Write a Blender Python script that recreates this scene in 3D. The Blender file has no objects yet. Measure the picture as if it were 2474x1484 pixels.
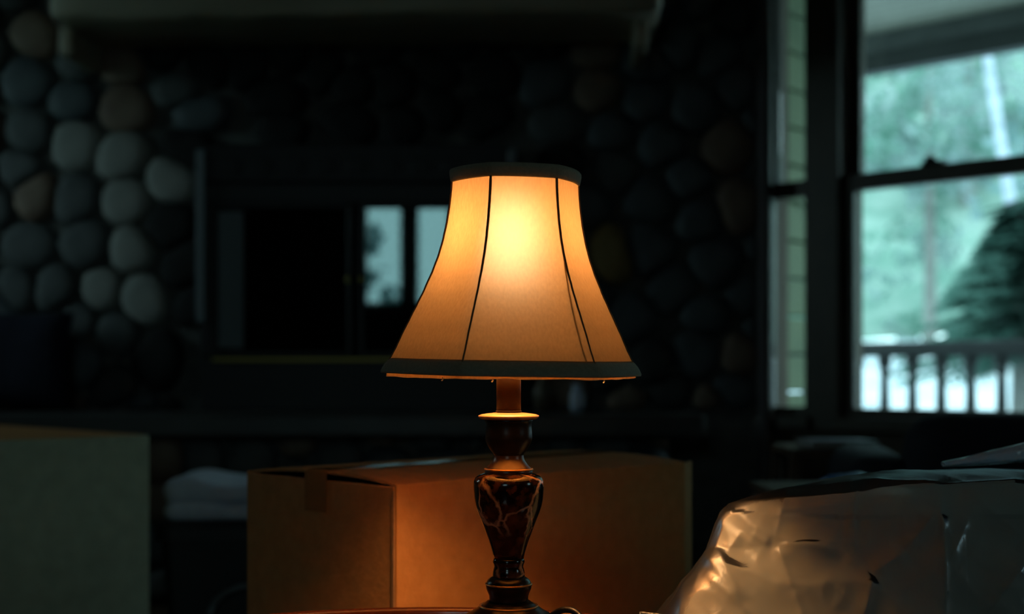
import bpy, bmesh, math, random
from mathutils import Vector, Matrix, noise

# ------------------------------------------------------------------ camera, world, exposure
F = 3145.0                      # focal length in pixels of the 2474 px wide frame
CX, HY, CH = 1237.0, 900.0, 0.75
S = bpy.context.scene
COL = S.collection
def at(px, py, d):              # the point seen at that pixel at depth d
    return Vector(((px - CX) / F * d, d, CH - (py - HY) / F * d))

cam = bpy.data.cameras.new('camera')
cam.sensor_width = 36.0
cam.lens = F / 2474 * 36
cam.shift_y = (HY - 742) / 2474
cam.dof.use_dof = True
cam.dof.focus_distance = 1.32
cam.dof.aperture_fstop = 3.3
cam.clip_start = 0.02
co = bpy.data.objects.new('camera', cam); COL.objects.link(co)
co.location = (0, 0, CH); co.rotation_euler = (math.pi / 2, 0, 0)
S.camera = co

vs = S.view_settings
vs.view_transform = 'Standard'; vs.look = 'None'; vs.gamma = 1; vs.exposure = 0.0; vs.use_curve_mapping = False
cy = S.cycles
cy.use_denoising = True
cy.max_bounces = 10; cy.diffuse_bounces = 5; cy.transparent_max_bounces = 16
cy.caustics_reflective = False; cy.caustics_refractive = False
cy.sample_clamp_indirect = 8.0

SKY = 6.0                       # overcast sky
SKY_COL = (0.62, 0.90, 1.0)
BULB = 330.0
BULB_COL = (1.0, 0.52, 0.20)
w = bpy.data.worlds.new('overcast_sky'); S.world = w; w.use_nodes = True
nt = w.node_tree; nt.nodes.clear()
wo = nt.nodes.new('ShaderNodeOutputWorld'); bg = nt.nodes.new('ShaderNodeBackground')
tc = nt.nodes.new('ShaderNodeTexCoord'); sx = nt.nodes.new('ShaderNodeSeparateXYZ')
rp = nt.nodes.new('ShaderNodeValToRGB')
nt.links.new(tc.outputs['Generated'], sx.inputs[0]); nt.links.new(sx.outputs['Z'], rp.inputs[0])
rp.color_ramp.elements[0].position = 0.0; rp.color_ramp.elements[0].color = (SKY_COL[0]*.9, SKY_COL[1]*.9, SKY_COL[2]*.88, 1)
rp.color_ramp.elements[1].position = 0.8; rp.color_ramp.elements[1].color = (*SKY_COL, 1)
nt.links.new(rp.outputs[0], bg.inputs[0]); bg.inputs[1].default_value = SKY
nt.links.new(bg.outputs[0], wo.inputs[0])

# ------------------------------------------------------------------ helpers
def tag(o, label=None, cat=None, group=None, kind=None):
    if label: o['label'] = label
    if cat: o['category'] = cat
    if group: o['group'] = group
    if kind: o['kind'] = kind
    return o

def empty(name, loc=(0, 0, 0), rz=0, label=None, cat=None, group=None, kind=None):
    o = bpy.data.objects.new(name, None); COL.objects.link(o)
    o.location = loc; o.rotation_euler = (0, 0, rz); o.empty_display_size = 0.05
    return tag(o, label, cat, group, kind)

def link(name, me, mat=None, parent=None, smooth=False):
    if mat is not None: me.materials.append(mat)
    if smooth:
        for p in me.polygons: p.use_smooth = True
    o = bpy.data.objects.new(name, me); COL.objects.link(o)
    if parent is not None: o.parent = parent
    return o

def mesh(name, verts, faces, mat=None, parent=None, smooth=False):
    me = bpy.data.meshes.new(name); me.from_pydata([tuple(v) for v in verts], [], faces)
    me.validate(); me.update()
    return link(name, me, mat, parent, smooth)

def bmobj(name, bm, mat=None, parent=None, smooth=False):
    bmesh.ops.recalc_face_normals(bm, faces=bm.faces)
    me = bpy.data.meshes.new(name); bm.to_mesh(me); bm.free()
    return link(name, me, mat, parent, smooth)

def addbox(bm, a, b, M=None, bevel=0.0, seg=1):
    r = bmesh.ops.create_cube(bm, size=1.0)
    vs_ = r['verts']
    c = [(a[i] + b[i]) / 2 for i in range(3)]; s = [abs(b[i] - a[i]) for i in range(3)]
    for v in vs_:
        v.co = Vector((v.co.x * s[0] + c[0], v.co.y * s[1] + c[1], v.co.z * s[2] + c[2]))
    if bevel > 0:
        es = list({e for v in vs_ for e in v.link_edges})
        g = bmesh.ops.bevel(bm, geom=es, offset=bevel, segments=seg, profile=0.5, affect='EDGES')
        vs_ = list({v for f in g['faces'] for v in f.verts} | {v for v in vs_ if v.is_valid})
    if M is not None:
        for v in vs_: v.co = M @ v.co
    return vs_

def box(name, a, b, mat, parent=None, bevel=0.0, seg=1, M=None, smooth=False):
    bm = bmesh.new(); addbox(bm, a, b, M, bevel, seg)
    return bmobj(name, bm, mat, parent, smooth)

def lathe(name, prof, mat, parent=None, n=64, loc=(0, 0, 0), smooth=True, cap=True):
    vs_, fs = [], []
    for r, z in prof:
        for i in range(n):
            a = 2 * math.pi * i / n
            vs_.append((loc[0] + r * math.cos(a), loc[1] + r * math.sin(a), loc[2] + z))
    for k in range(len(prof) - 1):
        for i in range(n):
            j = (i + 1) % n
            fs.append((k*n+i, k*n+j, (k+1)*n+j, (k+1)*n+i))
    if cap:
        fs.append(tuple(range(n-1, -1, -1)))
        fs.append(tuple(range((len(prof)-1)*n, len(prof)*n)))
    o = mesh(name, vs_, fs, mat, parent, False)
    if smooth:
        for p in o.data.polygons: p.use_smooth = len(p.vertices) == 4
    return o

def tube(name, pts, r, mat, parent=None, n=10, radii=None):
    pts = [Vector(p) for p in pts]; vs_, fs = [], []
    up = Vector((0.13, 0.21, 0.97))
    for k, p in enumerate(pts):
        d = (pts[min(k+1, len(pts)-1)] - pts[max(k-1, 0)]).normalized()
        if abs(d.dot(up)) > .98: up = Vector((1, 0, 0))
        u = d.cross(up).normalized(); v = d.cross(u).normalized()
        rr = radii[k] if radii else r
        for i in range(n):
            a = 2 * math.pi * i / n
            vs_.append(p + u * rr * math.cos(a) + v * rr * math.sin(a))
    for k in range(len(pts)-1):
        for i in range(n):
            j = (i+1) % n; fs.append((k*n+i, k*n+j, (k+1)*n+j, (k+1)*n+i))
    fs.append(tuple(range(n))); fs.append(tuple(range((len(pts)-1)*n, len(pts)*n))[::-1])
    return mesh(name, vs_, fs, mat, parent, True)

def interp(tbl, x):
    if x <= tbl[0][0]: return tbl[0][1]
    for (a, va), (b, vb) in zip(tbl, tbl[1:]):
        if x <= b:
            t = (x - a) / (b - a); t2 = t * t * (3 - 2 * t)
            return va + (vb - va) * (t * .8 + t2 * .2)
    return tbl[-1][1]

# ------------------------------------------------------------------ materials
def mat(name, col, rough=0.6, metal=0.0, col2=None, scale=8.0, detail=4, bump=0.0, bscale=60.0, spec=0.5, coat=0.0, stretch=None, lo=.35, hi=.65):
    m = bpy.data.materials.new(name); m.use_nodes = True
    N = m.node_tree.nodes; L = m.node_tree.links
    b = N['Principled BSDF']
    b.inputs['Base Color'].default_value = (*col, 1); b.inputs['Roughness'].default_value = rough
    b.inputs['Metallic'].default_value = metal; b.inputs['Specular IOR Level'].default_value = spec
    if coat: b.inputs['Coat Weight'].default_value = coat; b.inputs['Coat Roughness'].default_value = .08
    t = N.new('ShaderNodeTexCoord'); mp = N.new('ShaderNodeMapping'); L.new(t.outputs['Object'], mp.inputs[0])
    if stretch: mp.inputs['Scale'].default_value = stretch
    if col2 is not None:
        n = N.new('ShaderNodeTexNoise'); n.inputs['Scale'].default_value = scale; n.inputs['Detail'].default_value = detail
        L.new(mp.outputs[0], n.inputs['Vector'])
        r = N.new('ShaderNodeValToRGB'); r.color_ramp.elements[0].position = lo; r.color_ramp.elements[1].position = hi
        r.color_ramp.elements[0].color = (*col, 1); r.color_ramp.elements[1].color = (*col2, 1)
        L.new(n.outputs['Fac'], r.inputs[0]); L.new(r.outputs[0], b.inputs['Base Color'])
    if bump:
        n2 = N.new('ShaderNodeTexNoise'); n2.inputs['Scale'].default_value = bscale; n2.inputs['Detail'].default_value = 3
        L.new(mp.outputs[0], n2.inputs['Vector'])
        bp = N.new('ShaderNodeBump'); bp.inputs['Strength'].default_value = bump; bp.inputs['Distance'].default_value = .01
        L.new(n2.outputs['Fac'], bp.inputs['Height']); L.new(bp.outputs[0], b.inputs['Normal'])
    return m

M_mortar = mat('mortar', (.10, .105, .10), .95, col2=(.15, .155, .145), scale=20, bump=.4)
STONES = [mat('stone_grey', (.075, .085, .085), .7, col2=(.12, .13, .13), scale=12, bump=.3, bscale=30),
          mat('stone_pale', (.27, .28, .26), .7, col2=(.35, .36, .33), scale=9, bump=.3, bscale=30),
          mat('stone_brown', (.17, .11, .08), .7, col2=(.25, .18, .13), scale=10, bump=.3, bscale=30),
          mat('stone_slate', (.06, .075, .085), .6, col2=(.10, .12, .13), scale=10, bump=.3, bscale=30),
          mat('stone_ochre', (.30, .20, .07), .7, col2=(.36, .26, .10), scale=10, bump=.3, bscale=30),
          mat('stone_near_black', (.009, .010, .010), .85, col2=(.016, .017, .017), scale=10, bump=.3, bscale=30),
          mat('stone_dark', (.035, .038, .038), .75, col2=(.06, .062, .06), scale=10, bump=.3, bscale=30),
          mat('stone_dark_brown', (.08, .055, .045), .75, col2=(.12, .085, .07), scale=10, bump=.3, bscale=30)]
M_wood = mat('dark_wood', (.055, .032, .018), .5, col2=(.10, .058, .03), scale=5, stretch=(1, 1, 8), bump=.15)
M_frame = mat('window_wood', (.045, .035, .022), .5, col2=(.07, .052, .034), scale=6, bump=.1)
M_trimwood = mat('grey_wood', (.12, .11, .12), .55, col2=(.18, .16, .17), scale=6, stretch=(1, 1, .2), bump=.1)
M_mantel = mat('weathered_mantel_wood', (.38, .34, .25), .55, col2=(.55, .50, .38), scale=3, stretch=(.5, 4, 4), bump=.3, bscale=10)
M_wall = mat('timber_wall', (.06, .045, .03), .8, col2=(.09, .065, .045), scale=3)
M_floor = mat('floor_boards', (.08, .05, .03), .5, col2=(.12, .075, .045), scale=3, stretch=(6, 1, 1))
M_ceil = mat('ceiling_boards', (.10, .075, .05), .8, col2=(.14, .10, .07), scale=3, stretch=(6, 1, 1))
M_iron = mat('black_iron', (.012, .012, .013), .45, metal=.3, bump=.1)
M_ironedge = mat('worn_steel', (.13, .14, .15), .38, metal=.9, bump=.05)
M_flange_sheen = mat('flange_sheen_grey', (.16, .19, .21), .5, bump=.05)
M_reflection_grey = mat('door_reflection_grey', (.06, .075, .08), .5, bump=.05)
M_slab = mat('hearth_slab', (.045, .045, .045), .35, col2=(.075, .073, .07), scale=5, bump=.1)
M_brass = mat('tarnished_brass', (.35, .27, .08), .4, metal=.8)

def glass_mat(name, ior=1.5, tint=(1, 1, 1), transp=(1, 1, 1), rough=0.0, boost=1.0):
    m = bpy.data.materials.new(name); m.use_nodes = True
    N = m.node_tree.nodes; L = m.node_tree.links; N.clear()
    o = N.new('ShaderNodeOutputMaterial'); mx = N.new('ShaderNodeMixShader'); f = N.new('ShaderNodeFresnel')
    g = N.new('ShaderNodeBsdfGlossy'); t = N.new('ShaderNodeBsdfTransparent')
    f.inputs[0].default_value = ior; g.inputs['Roughness'].default_value = rough; g.inputs['Color'].default_value = (*tint, 1)
    t.inputs[0].default_value = (*transp, 1)
    mu = N.new('ShaderNodeMath'); mu.operation = 'MULTIPLY'; mu.use_clamp = True; mu.inputs[1].default_value = boost
    L.new(f.outputs[0], mu.inputs[0]); L.new(mu.outputs[0], mx.inputs[0])
    L.new(t.outputs[0], mx.inputs[1]); L.new(g.outputs[0], mx.inputs[2]); L.new(mx.outputs[0], o.inputs[0])
    return m
M_glass = glass_mat('window_glass', 1.45, transp=(.9, .95, .93))
M_doorglass = glass_mat('fireplace_door_glass', 1.55, tint=(.75, 1, 1), transp=(.25, .25, .25), boost=1.6, rough=.02)

# ------------------------------------------------------------------ room shell
FW = 4.6                                    # the fireplace wall
P0 = Vector((.897, FW, 0)); WD = Vector((.7200, -.6940, 0)); WN = Vector((.6940, .7200, 0))
MW = Matrix(((WD.x, WN.x, 0, P0.x), (WD.y, WN.y, 0, P0.y), (0, 0, 1, 0), (0, 0, 0, 1)))   # (t, n, z) of the window wall
RH = 2.6; XL, YB, XR = -3.1, -3.2, 3.3
tag(box('floor', (XL-.2, YB-.2, -.12), (XR+.3, FW+.3, 0), M_floor), kind='structure')
tag(box('ceiling', (XL-.2, YB-.2, RH), (XR+.3, FW+.4, RH+.12), M_ceil), kind='structure')

def wall_with_holes(name, u0, u1, holes, z1, M, mat_, th=.15):
    """wall in local (u, n, z): boxes around rectangular holes"""
    bm = bmesh.new(); us = sorted({u0, u1} | {h[0] for h in holes} | {h[1] for h in holes})
    for a, b in zip(us, us[1:]):
        hs = [h for h in holes if h[0] <= a + 1e-6 and h[1] >= b - 1e-6]
        if not hs: addbox(bm, (a, 0, 0), (b, th, z1), M)
        else:
            h = hs[0]
            addbox(bm, (a, 0, 0), (b, th, h[2]), M); addbox(bm, (a, 0, h[3]), (b, th, z1), M)
    return tag(bmobj(name, bm, mat_), kind='structure')

# back wall (stone, with firebox hole)
FBX0, FBX1, FBZ0, FBZ1 = at(500, 0, FW).x, at(1235, 0, FW).x, .62, 1.54
Mx = Matrix.Translation((0, FW, 0))
wall_front = wall_with_holes('wall_front', XL, P0.x + .0, [(FBX0+.02, FBX1-.02, FBZ0, FBZ1-.05)], RH, Mx, M_mortar, .45)
# diagonal window wall
TW = [(.004, .165), (.300, 1.22), (1.42, 2.30)]; WZ0, WZ1 = .60, 2.32
wlen = (XR - P0.x) / WD.x
wall_right = wall_with_holes('wall_right', -.0, wlen, [(TW[0][0], TW[0][1], WZ0, WZ1), (TW[1][0], TW[1][1], WZ0, WZ1), (TW[2][0], TW[2][1], WZ0, WZ1)], RH, MW, M_wall, .14)
yr = P0.y + WD.y * wlen

Mb = Matrix(((1, 0, 0, 0), (0, -1, 0, YB), (0, 0, 1, 0), (0, 0, 0, 1)))
BW = [(-1.385, -1.035, 1.39, 2.32), (-.90, -.58, 1.39, 2.32)]
wall_with_holes('wall_back', XL, XR, BW, RH, Mb, M_wall, .14)
Ml = Matrix(((0, -1, 0, XL), (1, 0, 0, 0), (0, 0, 1, 0), (0, 0, 0, 1)))
EW_ADDED = [(-.1, .45, 1.2, 1.9)]
LW = [(3.50, 4.05, 1.25, 2.25)]
wall_with_holes('wall_left', YB, FW, LW, RH, Ml, M_wall, .14)

def portal(c, sx_, sz_, direction):
    l = bpy.data.lights.new('window_daylight', 'AREA'); l.shape = 'RECTANGLE'; l.size = sx_; l.size_y = sz_
    l.cycles.is_portal = True
    o = bpy.data.objects.new('window_daylight', l); COL.objects.link(o)
    o.location = c; o.rotation_euler = Vector(direction).to_track_quat('-Z', 'Z').to_euler(); tag(o, kind='structure')

def simple_window(name, u0, u1, z0, z1, M, n0=.03, rail=True, fw=.035, extra_bar=None):
    e = empty(name, kind='structure')
    for nm, a, b in (('window_frame', (u0, n0, z0), (u0+fw, n0+.07, z1)), ('window_frame', (u1-fw, n0, z0), (u1, n0+.07, z1)),
                     ('window_frame', (u0+fw, n0, z1-fw), (u1-fw, n0+.07, z1)), ('window_frame', (u0+fw, n0, z0), (u1-fw, n0+.07, z0+fw))):
        box(nm, a, b, M_frame, e, M=M, bevel=.004)
    zm = (z0+z1)/2
    if rail: box('meeting_rail', (u0+fw, n0+.01, zm-.02), (u1-fw, n0+.06, zm+.02), M_frame, e, M=M, bevel=.003)
    box('pane', (u0+fw, n0+.03, z0+fw), (u1-fw, n0+.034, z1-fw), M_glass, e, M=M)
    return e
simple_window('window_3', *BW[0], Mb, rail=False, fw=.02); simple_window('window_4', *BW[1], Mb, rail=False, fw=.02)
simple_window('window_5', *LW[0], Ml)
Me = Matrix(((0, 1, 0, XR), (1, 0, 0, 0), (0, 0, 1, 0), (0, 0, 0, 1)))
wall_with_holes('wall_east', YB, yr+.1, EW_ADDED, RH, Me, M_wall, .15); simple_window('added_fill_window', *EW_ADDED[0], Me)  # east window is added, out of view, to brighten the plastic sheet
portal((XR+.12, .175, 1.55), .55, .7, (-1, 0, 0))
for b in BW: portal(((b[0]+b[1])/2, YB-.1, (b[2]+b[3])/2), b[1]-b[0], b[3]-b[2], (0, 1, 0))
portal((XL-.1, 3.775, 1.75), .55, 1.0, (1, 0, 0))
pc = MW @ Vector(((TW[2][0]+TW[2][1])/2, .13, (WZ0+WZ1)/2)); portal(pc, TW[2][1]-TW[2][0], WZ1-WZ0, tuple(-WN))
pc = MW @ Vector(((TW[1][0]+TW[1][1])/2, .13, (WZ0+WZ1)/2)); portal(pc, TW[1][1]-TW[1][0], WZ1-WZ0, tuple(-WN))

# -- the double-hung windows of the diagonal wall
ZM = 1.389
def double_hung(name, u0, u1, lab):
    e = empty(name, kind='structure'); fw = .010
    def b(nm, a, c, m=M_frame, bv=.003): return box(nm, a, c, m, e, M=MW, bevel=bv)
    # casing boards on the room side
    st = .010 if u1 - u0 < .3 else .036
    b('window_sill', (u0-.03, -.045, WZ0-.045), (u1+.03, .03, WZ0))
    # lower sash (room side) and upper sash (outside)
    for nm, n0, z0, z1 in (('lower_sash', .012, WZ0, ZM+.028), ('upper_sash', .055, ZM-.022, WZ1)):
        s = b(nm, (u0, n0, z0), (u0+st, n0+.04, z1))
        for a, c in (((u1-st, n0, z0), (u1, n0+.04, z1)),
                     ((u0+st, n0, z1-(.056 if nm == 'lower_sash' else .06)), (u1-st, n0+.04, z1)),
                     ((u0+st, n0, z0), (u1-st, n0+.04, z0+(.03 if nm == 'lower_sash' else .05)))):
            b('sash_rail', a, c)
        box('pane', (u0+st, n0+.018, z0+.02), (u1-st, n0+.022, z1-.02), M_glass, e, M=MW)
    return e
w1 = double_hung('window_1', TW[1][0], TW[1][1], '')
w6 = double_hung('window_6', TW[2][0], TW[2][1], '')
w2 = double_hung('window_2', TW[0][0], TW[0][1], '')
u = .622
lk = box('sash_lock', (u-.045, .008, ZM+.028), (u+.03, .05, ZM+.042), M_iron, w1, M=MW, bevel=.003)
box('sash_lock', (u-.035, .012, ZM+.042), (u, .04, ZM+.058), M_iron, w1, M=MW, bevel=.005)
# casings
tag(box('trim_1', (.168, -.022, WZ0-.05), (.298, .0, RH), M_frame, M=MW, bevel=.004), kind='structure')
tag(box('trim_2', (.0, -.03, 0), (.034, .0, RH), M_frame, M=MW, bevel=.004), kind='structure')
tag(box('trim_3', (1.222, -.022, WZ0-.05), (1.34, .0, RH), M_frame, M=MW, bevel=.004), kind='structure')
tag(box('trim_4', (at(1828, 0, FW).x, FW-.09, 0), (P0.x-.012, FW-.0, RH), M_trimwood, bevel=.02, seg=3), kind='structure')

# ------------------------------------------------------------------ stones of the fireplace wall
def stone_mesh(poly, depth, rnd):
    """a rounded river stone from a convex outline (local x, z), bulging to -y"""
    c = Vector((sum(p[0] for p in poly)/len(poly), sum(p[1] for p in poly)/len(poly)))
    n = 14; outl = []
    # resample the outline and round it off
    for i in range(n):
        a = 2*math.pi*i/n; d = Vector((math.cos(a), math.sin(a))); best = 1e9
        for k in range(len(poly)):
            p = Vector(poly[k]) - c; q = Vector(poly[(k+1) % len(poly)]) - c; e = q - p
            den = d.x*e.y - d.y*e.x
            if abs(den) < 1e-9: continue
            t = (p.x*e.y - p.y*e.x)/den; s = (p.x*d.y - p.y*d.x)/den
            if t > 0 and -1e-6 <= s <= 1+1e-6: best = min(best, t)
        outl.append(best)
    for _ in range(1):
        outl = [(outl[i-1] + 2*outl[i] + outl[(i+1) % n])/4 for i in range(n)]
    vs_, fs = [], []
    rings = [(1.0, 0.0), (.97, .55), (.86, .88), (.5, 1.0)]
    for s, y in rings:
        for i in range(n):
            a = 2*math.pi*i/n; r = outl[i]*s
            vs_.append((r*math.cos(a), -depth*y*(1+rnd.uniform(-.05, .05)), r*math.sin(a)))
    vs_.append((0, -depth*1.03, 0))
    for k in range(len(rings)-1):
        for i in range(n):
            j = (i+1) % n; fs.append((k*n+i, k*n+j, (k+1)*n+j, (k+1)*n+i))
    k = (len(rings)-1)*n
    for i in range(n): fs.append((k+i, k+(i+1) % n, len(vs_)-1))
    return c, vs_, fs

def clip(poly, a, b, gap=0.0):
    """keep the half of poly nearer to a than to b"""
    mx_, my_ = (a[0]+b[0])/2, (a[1]+b[1])/2; nx, ny = b[0]-a[0], b[1]-a[1]; l = math.hypot(nx, ny); nx /= l; ny /= l
    out = []
    for i in range(len(poly)):
        p, q = poly[i], poly[(i+1) % len(poly)]
        dp = (p[0]-mx_)*nx+(p[1]-my_)*ny+gap; dq = (q[0]-mx_)*nx+(q[1]-my_)*ny+gap
        if dp <= 0: out.append(p)
        if (dp < 0) != (dq < 0):
            t = dp/(dp-dq); out.append((p[0]+(q[0]-p[0])*t, p[1]+(q[1]-p[1])*t))
    return out

def stone_field(parent, fixed, rect, skip, kind_of, y, md, seed, M=None, limit=200, depth=.05, asp=1.25):
    rnd = random.Random(seed); pts = [(p[0], p[1], p[2]) for p in fixed]
    tries = 0
    while tries < 9000 and len(pts) < limit:
        tries += 1
        x = rnd.uniform(rect[0]-.1, rect[1]+.1); z = rnd.uniform(rect[2]-.1, rect[3]+.1)
        if all(((x-p[0])/asp)**2+(z-p[1])**2 > (md*rnd.uniform(.85, 1.25))**2 for p in pts): pts.append((x, z, None))
    for i, p in enumerate(pts):
        poly = [(rect[0], rect[2]), (rect[1], rect[2]), (rect[1], rect[3]), (rect[0], rect[3])]
        for j, q in enumerate(pts):
            if i != j and abs(q[0]-p[0]) < .8 and abs(q[1]-p[1]) < .8:
                poly = clip(poly, p, q, .003)
                if len(poly) < 3: break
        if len(poly) < 3: continue
        cx_ = sum(v[0] for v in poly)/len(poly); cz_ = sum(v[1] for v in poly)/len(poly)
        if skip and skip(cx_, cz_): continue
        w_ = max(v[0] for v in poly)-min(v[0] for v in poly)
        c, vs_, fs = stone_mesh(poly, depth*rnd.uniform(.75, 1.3), rnd)
        m = p[2] if p[2] is not None else kind_of(cx_, cz_, rnd)
        o = mesh('stone', vs_, fs, STONES[m], parent, True)
        o.location = (c.x, y, c.y)

def pxw(px, py): 
    v = at(px, py, FW-.04); return (v.x, v.z)
fixed = []
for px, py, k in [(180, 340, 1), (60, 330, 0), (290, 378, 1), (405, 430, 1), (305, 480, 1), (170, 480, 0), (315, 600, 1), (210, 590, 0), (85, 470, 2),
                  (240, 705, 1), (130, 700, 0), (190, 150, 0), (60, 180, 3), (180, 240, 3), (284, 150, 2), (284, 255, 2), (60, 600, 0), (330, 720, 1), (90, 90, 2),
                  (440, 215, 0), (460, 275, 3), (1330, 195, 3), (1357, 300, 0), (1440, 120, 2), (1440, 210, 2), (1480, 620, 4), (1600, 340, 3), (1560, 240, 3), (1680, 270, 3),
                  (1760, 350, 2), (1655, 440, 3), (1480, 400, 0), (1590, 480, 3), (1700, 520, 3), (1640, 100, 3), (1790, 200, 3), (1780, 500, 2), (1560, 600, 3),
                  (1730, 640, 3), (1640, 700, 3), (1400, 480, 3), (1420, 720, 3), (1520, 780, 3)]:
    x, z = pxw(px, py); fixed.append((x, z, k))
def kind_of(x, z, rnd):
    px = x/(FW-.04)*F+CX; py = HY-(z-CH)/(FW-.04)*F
    if 320 < px < 1400 and 85 < py < 500: return 5  # near-black stones in the band above the firebox
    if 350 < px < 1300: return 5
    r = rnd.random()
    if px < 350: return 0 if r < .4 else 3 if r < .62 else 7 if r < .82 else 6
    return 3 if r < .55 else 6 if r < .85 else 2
def skipf(x, z):
    return FBX0-.02 < x < FBX1+.02 and z < FBZ1+.01
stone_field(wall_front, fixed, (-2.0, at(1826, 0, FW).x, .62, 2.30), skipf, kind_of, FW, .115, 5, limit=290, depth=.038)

# ------------------------------------------------------------------ hearth
HT = CH-.131
hearth = empty('raised_stone_hearth', (0, 0, 0), 0, 'long raised hearth with a dark slab top over rounded stones below the fireplace', 'hearth')
HX0, HX1, HYF = -2.6, at(1702, 0, 4.12).x, 4.12
box('slab', (HX0, HYF-.03, HT-.075), (HX1, FW-.055, HT), M_slab, hearth, bevel=.012, seg=2)
box('core', (HX0+.05, HYF+.10, 0), (HX1-.1, FW-.055, HT-.076), M_mortar, hearth)
def kind_h(x, z, rnd): return rnd.choice([0, 3, 3, 2, 0])
stone_field(hearth, [(at(600, 1120, 4.2).x, at(600, 1120, 4.2).z, 0), (at(480, 1110, 4.2).x, at(480, 1110, 4.2).z, 0), (at(410, 1120, 4.2).x, at(410, 1120, 4.2).z, 2)],
            (-1.9, HX1-.1, .02, HT-.08), None, kind_h, HYF+.10, .12, 9, limit=80, depth=.05)

# ------------------------------------------------------------------ mantel
mantel = empty('mantel_beam', at(865, 66, 4.3), math.radians(-3.5), 'thick weathered wooden mantel beam spanning the stone wall above the fireplace', 'mantel')
def rough_beam():
    bm = bmesh.new(); addbox(bm, (-.985, -.15, 0), (.985, .27, .24), bevel=.025, seg=3)
    bmesh.ops.subdivide_edges(bm, edges=[e for e in bm.edges if e.calc_length() > .5], cuts=24)
    for v in bm.verts:
        q = noise.noise_vector(v.co*3.1)*.012 + noise.noise_vector(v.co*9)*.006
        v.co += q
    return bm
bmobj('beam', rough_beam(), M_mantel, mantel, True)
for sx_ in (-.97, .93):
    box('bracket', (sx_-.025, -.05, -.09), (sx_+.025, .25, .005), M_mantel, mantel, bevel=.012, seg=2)

# ------------------------------------------------------------------ fireplace insert
ins = empty('fireplace_insert', ((FBX0+FBX1)/2, FW, HT), 0, 'black iron fireplace insert with two glass doors and a slotted hood', 'fireplace')
W2 = (FBX1-FBX0)/2; HH = FBZ1-HT
def zi(py, d=FW-.1): return CH-(py-HY)/F*d-HT
dz1, dz0 = zi(490), zi(862)
box('hood', (-W2, -.10, dz1+.07), (W2, .0, HH), M_iron, ins, bevel=.006)
for k in range(9):
    x = -W2+.10+k*(2*W2-.2)/8
    box('vent_slot', (x-.03, -.108, dz1+.10), (x+.03, -.099, dz1+.15), M_iron, ins, bevel=.002)
box('lintel', (-W2, -.09, dz1), (W2, .02, dz1+.07), M_iron, ins, bevel=.004)
box('base_panel', (-W2, -.09, 0.0), (W2, .02, dz0), M_iron, ins, bevel=.004)
for s in (-1, 1):
    box('side_jamb', (s*W2-(.04 if s > 0 else 0), -.10, dz0), (s*W2+(.04 if s < 0 else 0), .02, dz1+.001), M_iron, ins, bevel=.004)
    box('side_flange', (s*W2-.012, -.114, zi(780)), (s*W2+.020, -.1005, HH-.02), M_flange_sheen, ins, bevel=.004)  # paler grey puts the window light on the flange edge into its colour
box('floor_plate', (-W2+.03, .0, .02), (W2-.03, .40, .03), M_iron, ins)
box('back_plate', (-W2+.03, .39, .03), (W2-.03, .41, HH-.1), M_iron, ins)
fr = .018
for s in (-1, 1):
    a, b = (-W2+.04, -.012) if s < 0 else (.012, W2-.04)
    d = box('door', (a, -.10, dz0), (a+fr, -.075, dz1), M_iron, ins, bevel=.003)
    box('door_frame', (b-fr, -.10, dz0), (b, -.075, dz1), M_iron, d, bevel=.003)
    box('door_frame', (a+fr, -.10, dz1-fr), (b-fr, -.075, dz1), M_iron, d, bevel=.003)
    box('door_frame', (a+fr, -.10, dz0), (b-fr, -.075, dz0+fr), M_iron, d, bevel=.003)
    box('pane', (a+fr, -.090, dz0+fr), (b-fr, -.086, dz1-fr), M_doorglass, d)
    lathe('knob', [(.003, 0), (.007, .004), (.012, .014), (.010, .022), (.003, .026)], M_brass, d, 16, (0, 0, 0)).matrix_local = Matrix.Translation((s*.024, -.10, (dz0+dz1)/2)) @ Matrix.Rotation(math.pi/2, 4, 'X')
box('door_reflection_strip', (at(527, 0, FW-.1).x-ins.location.x, -.100, dz0+.03), (at(588, 0, FW-.1).x-ins.location.x, -.0945, dz1-.03), M_reflection_grey, ins)  # grey strip painted in place of a reflection in the left door glass
box('brass_strip', (-W2+.04, -.104, dz0-.016), (W2-.04, -.09, dz0-.004), M_brass, ins, bevel=.002)
for s in (-.24, 0.02, .25):
    tube('log', [(s-.12, .16, .06), (s, .18, .075), (s+.13, .2, .065)], .035, M_wood, ins, 10)

# ------------------------------------------------------------------ little things on the hearth
M_paleglass = mat('pale_glazed_china', (.62, .70, .85), .2)
jx = at(1395, 0, 4.3).x
lathe_o = lathe('small_jar', [(.015, 0), (.024, .004), (.026, .03), (.025, .06), (.016, .072), (.016, .082), (.019, .084), (.019, .090), (.012, .091)], M_paleglass, None, 24)
lathe_o.location = (jx, 4.3, HT+.001); tag(lathe_o, 'small pale blue glazed jar on the hearth, right of the lamp stem', 'jar')
bx_ = at(1312, 0, 4.3).x
bt = lathe('brown_bottle', [(.020, 0), (.030, .004), (.031, .06), (.028, .08), (.012, .10), (.011, .122), (.013, .124), (.013, .13), (.008, .131)],
           mat('brown_glazed_clay', (.14, .11, .075), .35), None, 24)
bt.location = (bx_, 4.32, HT+.001); tag(bt, 'dark brown bottle on the hearth between the lamp stem and the jar', 'bottle')

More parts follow.
